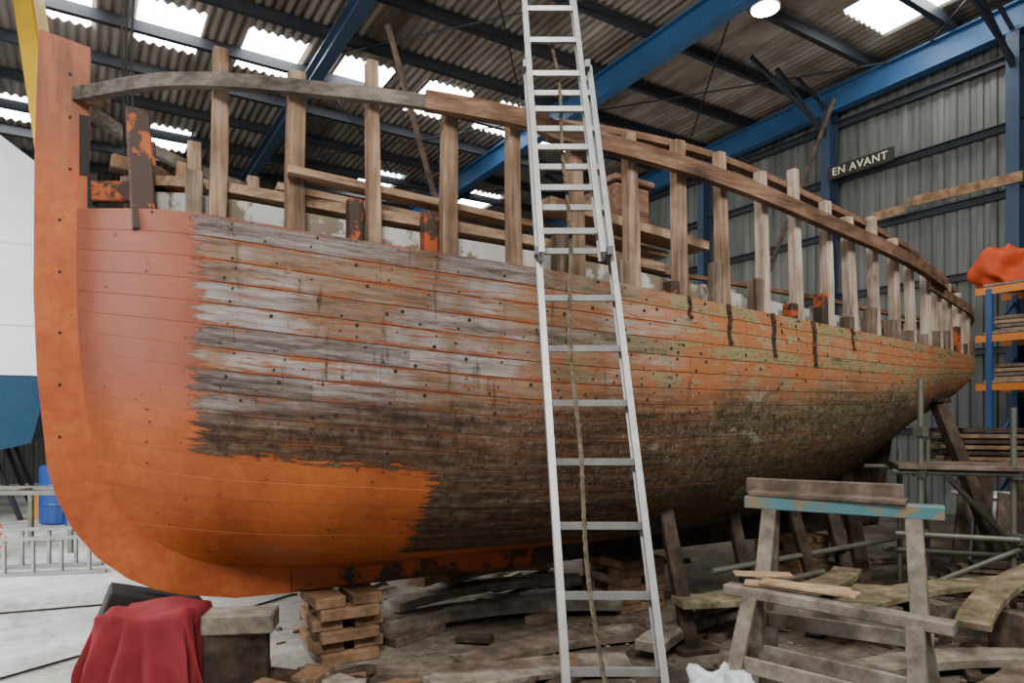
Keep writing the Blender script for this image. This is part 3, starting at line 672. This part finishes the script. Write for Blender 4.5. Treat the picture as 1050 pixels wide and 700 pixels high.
# ------------------------------------------------------------------ floor timber
def arc(p0, p1, sag, z0, z1, n=14):
    p0, p1 = Vector(p0), Vector(p1); d_ = (p1 - p0); nr = Vector((-d_.y, d_.x)).normalized()
    return [(*(p0 + d_ * (i / n) + nr * sag * 4 * (i / n) * (1 - i / n)), z0 + (z1 - z0) * i / n) for i in range(n + 1)]
mb = MB()
mb.sweep(arc((-1.15, 4.75), (.9, 5.6), .28, .10, .10), .2, .09, 0)
mb.sweep(arc((-.9, 5.1), (.6, 6.0), .22, .20, .20), .18, .07, 0)
mb.sweep(arc((-.6, 5.6), (.4, 6.4), .2, .27, .27), .2, .08, 0)
mb.sweep(arc((-.75, 5.3), (.3, 5.95), .2, .34, .34), .18, .07, 3)
mb.sweep(arc((-.3, 4.3), (1.0, 5.0), .12, .05, .05), .24, .06, 1)
mb.sweep(arc((-.45, 3.95), (.75, 4.35), .10, .05, .05), .30, .04, 0)
mb.sweep(arc((-1.3, 4.2), (.4, 4.35), -.08, .04, .04), .16, .07, 1)
mb.sweep(arc((.9, 4.5), (2.6, 5.6), .25, .10, .12), .2, .07, 0)
mb.sweep(arc((1.4, 5.0), (3.2, 5.3), .35, .22, .24), .22, .05, 2)
mb.sweep(arc((1.15, 4.75), (2.9, 5.9), -.25, .33, .30), .22, .05, 2)
mb.sweep(arc((2.2, 4.6), (4.6, 5.3), .30, .30, .34), .24, .05, 2)
mb.sweep(arc((2.9, 4.3), (4.6, 5.2), .2, .3, .62), .2, .05, 2)
mb.sweep(arc((2.1, 4.1), (3.6, 4.3), .15, .08, .08), .22, .06, 0)
mb.sweep(arc((2.4, 3.7), (3.4, 4.5), -.1, .05, .05), .2, .06, 1)
for c in ((-.7, 5.0), (.3, 5.5), (1.6, 5.1), (2.8, 5.2), (3.9, 4.9), (3.0, 4.5)): mb.box((*c, .03), (.5, .12, .06), .9, 1)
for c in ((3.0, 5.1), (2.6, 5.0), (4.2, 5.2), (3.5, 4.6)): mb.box((*c, .14), (.12, .5, .28), .4, 1)
mb.build('curved_frame_timbers', [M_greyn, M_weathn, M_yel, M_block], bevel=.005)
mb = MB(); rn = random.Random(21)
for i in range(90):
    x = rn.uniform(-1.5, 4.6); y = rn.uniform(3.9, 8.0)
    a = rn.gauss(.5, .7); mb.box((x, y, .02 + rn.uniform(0, .05)), (rn.uniform(.08, .7), rn.uniform(.04, .12), rn.uniform(.02, .06)), a, rn.choice([0, 1, 2, 2, 3]), rn.uniform(-.08, .08), rn.uniform(-.06, .06))
for i in range(45):
    mb.box((rn.uniform(-1.75, -.9), rn.uniform(3.55, 4.1), .04 + rn.uniform(0, .09)), (rn.uniform(.1, .35), rn.uniform(.06, .16), rn.uniform(.03, .1)), rn.uniform(0, 3), rn.choice([0, 1, 2, 2]), rn.uniform(-.3, .3))
for i in range(260):
    x = rn.uniform(-1.8, 4.4); y = rn.uniform(3.5, 6.5); mb.box((x, y, .008), (rn.uniform(.02, .07), rn.uniform(.01, .04), .012), rn.uniform(0, 3), rn.choice([0, 1, 3]))
mb.build('timber_offcuts', [M_greyn, M_block, M_dark, M_weathn], bevel=.003)
mb = MB(); mb.box((-1.56, 3.88, .22), (.34, .26, .40), .3, 1); mb.box((-1.52, 3.83, .475), (.38, .2, .11), .15, 0); mb.box((-1.3, 3.7, .06), (.4, .3, .12), -.4, 0)
mb.build('timber_blocks', [M_greyn, M_dark], bevel=.01)

rc = empty('cloth_covered_crate', (-2.0, 3.84, 0), .1)
mb = MB(); mb.box((0, 0, .25), (.44, .4, .5)); mb.build('crate', [M_dark], rc)
rows = []; N = 60
for i in range(N + 1):
    row = []
    for j in range(N + 1):
        x = (i / N - .5) * 1.3; y = (j / N - .5) * 1.24
        ex = max(0, abs(x) - .23); ey = max(0, abs(y) - .21); e = math.hypot(ex, ey)
        an = math.atan2(y, x); fold = (math.sin(an * 13 + 2.5 * math.sin(x * 5)) * .04 + math.sin(an * 23 + 5 * y) * .018) * min(1, e * 5)
        k = .22; px = math.copysign(min(abs(x), .23) + ex * k, x) * (1 + fold * 2.4); py = math.copysign(min(abs(y), .21) + ey * k, y) * (1 + fold * 2.4)
        z = .545 + .02 * math.sin(x * 14 + y * 9) + .015 * math.sin(y * 22 - x * 6) - e * 1.05
        row.append((px, py, max(z, .015 + .01 * math.sin(x * 30))))
    rows.append(row)
mb = MB(); mb.grid(rows); o = mb.build('red_cloth', [M_red], rc, smooth=True); so = o.modifiers.new('t', 'SOLIDIFY'); so.thickness = .008
bg = empty('carton_with_bag', (.98, 3.15, 0), .2)
mb = MB()
for c, d_ in (((0, .17, .15), (.44, .01, .3)), ((0, -.17, .15), (.44, .01, .3)), ((.22, 0, .15), (.01, .34, .3)), ((-.22, 0, .15), (.01, .34, .3)), ((0, 0, .01), (.44, .34, .01))): mb.box(c, d_)
mb.box((0, .24, .29), (.44, .15, .008), 0, 0, -.4); mb.build('carton', [plain('cardboard', (.36, .22, .12), .85)], bg)
blob('plastic_bag', (0, 0, .27), (.17, .13, .14), plain('bag_plastic', (.5, .54, .56), .25), 15, bg, 40, .6)

# ------------------------------------------------------------------ left background
wb = empty('wrapped_boat', (-10.15, 12.35, 0), math.atan2(.844, -.537))
prof_n = 15; rows_h = []; rows_w = []
for i in range(prof_n + 1):
    x = -3.5 + 7 * i / prof_n; f = i / prof_n; hb = 1.5 * (1 - max(0, f - .55) ** 2 * 4.4); hb = max(hb, .05)
    bot = 1.05 + .5 * max(0, f - .6)
    sec = [(0, bot), (.5, bot + .05), (.9, bot + .2), (.98, bot + .7), (1, 2.3)]
    rows_h.append([(x, -a * hb, z) for a, z in sec[::-1]] + [(x, a * hb, z) for a, z in sec[1:]])
    tp = [(1.02, 2.25), (1.03, 3.8), (.97, 5.4), (.4, 6.0), (0, 6.15 + .06 * math.sin(i * 2))]
    rows_w.append([(x, -a * hb + .02 * math.sin(i * 3 + z * 4), z) for a, z in tp] + [(x, a * hb, z) for a, z in tp[::-1][1:]])
mb = MB(); mb.grid(rows_h); mb.quad(rows_h[0]); mb.build('hull', [M_bluehull], wb, smooth=False)
mb = MB(); mb.grid(rows_w); mb.quad(rows_w[0]); mb.build('shrink_wrap', [M_wrap], wb)
mb = MB()
for sg in (-1, 1): mb.sweep([(x_[0 if sg < 0 else 8][0], x_[0 if sg < 0 else 8][1] * 1.01, 2.5) for x_ in rows_h], .03, .5)
mb.sweep([(-3.52, -1.5, 2.5), (-3.52, 1.5, 2.5)], .03, .5)
for zz_ in (3.0, 4.2): mb.sweep([(-3.53, -1.5, zz_), (-3.53, 1.5, zz_)], .02, .03)
mb.build('white_topsides', [M_wrap], wb)
mb = MB()
for x in (-2.5, 0, 2):
    for y in (-.9, .9): mb.tube([(x, y * 1.3, 0), (x, y * .8, 1.35)], .04)
    mb.box((x, 0, .5), (.3, .3, 1.0))
mb.build('cradle_props', [M_steel], wb)

def edge_ladder(name, p0, p1, W, z):
    mb = MB(); p0, p1 = Vector((*p0, z)), Vector((*p1, z)); a = (p1 - p0).normalized(); L = (p1 - p0).length
    for h in (0, W): mb.beam(p0 + Vector((0, 0, h)), p1 + Vector((0, 0, h)), .07, .03)
    t = .12
    while t < L: mb.beam(p0 + a * t, p0 + a * t + Vector((0, 0, W)), .03, .03, 0, (1, 0, 0)); t += .26
    return mb.build(name, [M_alu])
edge_ladder('spare_ladder', (-6.3, 6.7), (-4.25, 7.15), .36, .02)
edge_ladder('spare_ladder.001', (-6.4, 7.1), (-4.5, 7.5), .40, .02)
mb = MB()
for x in (-7.2, -6.2, -5.3): mb.beam((x, 8.2, 0), (x, 8.2, .7), .05, .05, 0, (1, 0, 0)); mb.beam((x, 8.8, 0), (x, 8.8, .7), .05, .05, 0, (1, 0, 0)); mb.beam((x, 8.2, .7), (x, 8.8, .7), .05, .05)
for y in (8.2, 8.8): mb.beam((-7.3, y, .72), (-5.2, y, .72), .05, .05)
mb.build('steel_cradle_frame', [M_galv])
# red hose coil hung on the cradle
mb = MB(); mb.tube([(-6.4 + .22 * math.cos(a * .3) + .004 * a, 7.9 + .05 * math.sin(a * 1.1), .03 + .012 * (a % 21) * .2 + .22 + .22 * math.sin(a * .3)) for a in range(84)], .014, 0, 8); mb.build('red_hose_coil', [M_redbag])
def barrel(name, x, y):
    mb = MB(); pr = [(0, .26), (.03, .29), (.28, .285), (.30, .30), (.33, .285), (.58, .285), (.60, .30), (.63, .285), (.86, .29), (.9, .26)]
    rows = [[(x + r_ * math.cos(2 * math.pi * j / 20), y + r_ * math.sin(2 * math.pi * j / 20), z) for j in range(21)] for z, r_ in pr]
    mb.grid(rows); mb.quad(rows[-1][:-1]); mb.quad(rows[0][:-1]); return mb.build(name, [M_barrel])
barrel('blue_barrel', -7.0, 10.6); barrel('blue_barrel.001', -6.4, 10.3)
mb = MB(); rn = random.Random(2)
for i in range(10):
    x = -8.4 + i * .4; y = 11.3 + rn.uniform(-.2, 1.4); mb.box((x, y, .2), (rn.uniform(.2, .5), rn.uniform(.15, .4), .4), rn.uniform(0, 3), rn.choice([0, 1, 2]))
mb.build('workshop_crates', [M_block, M_white, M_rackor], bevel=.01)
mb = MB(); mb.tube([(-3.3, 3.9, .012), (-2.9, 4.6, .012), (-2.75, 5.3, .012), (-2.3, 5.6, .012), (-2.0, 6.2, .012), (-1.2, 6.6, .012)], .009, 0, 8)
mb.tube([(-4.2, 5.6, .012), (-3.4, 5.9, .012), (-3.0, 6.6, .012), (-3.9, 7.2, .012)], .008, 0, 8); mb.build('power_cable', [M_iron])
mb = MB()
for i in range(46):
    p = 2.6 + i * .18 + rn.uniform(-.1, .1); q = 9.8 + rn.uniform(0, 3); h = rn.uniform(.3, 1.2); mb.box((p, q, h / 2), (rn.uniform(.3, .9), rn.uniform(.3, .7), h), rn.uniform(0, 1.5), rn.choice([0, 1, 2]))
mb.build('boatyard_stores', [M_dark, M_block, M_bluecol], rz=RB, bevel=.01)

# ------------------------------------------------------------------ LIGHT
W = bpy.data.worlds.new('world'); bpy.context.scene.world = W; W.use_nodes = True
W.node_tree.nodes['Background'].inputs[0].default_value = (.88, .94, 1, 1); W.node_tree.nodes['Background'].inputs[1].default_value = .28
def area(name, loc, tgt, size, e, col=(1, 1, 1)):
    l = bpy.data.lights.new(name, 'AREA'); l.energy = e; l.size = size; l.color = col
    o = bpy.data.objects.new(name, l); C.objects.link(o); o.location = loc
    o.rotation_euler = (Vector(tgt) - Vector(loc)).to_track_quat('-Z', 'Y').to_euler(); return o
area('workshop_floodlight', (-.6, -1.0, 6.6), (.3, 5, 1.9), 1.6, 540, (1, .98, .94))
area('workshop_floodlight.001', (5.0, 1.0, 7.0), (3.2, 6, 1.9), 1.6, 420, (1, .97, .90))
area('daylight_door', (-8, 4, 3.8), (-4.5, 7.5, .2), 3.5, 950, (.94, .97, 1))
area('hull_bottom_fill', (-6.5, -.5, 1.8), (-1.5, 4.5, .9), 2.5, 100, (.95, .97, 1))  # added low fill, stands in for floor bounce on the bow's underside
area('roof_bounce_lamp', (3, 12, 3.5), (4, 12, 8), 4, 75, (1, .97, .92))
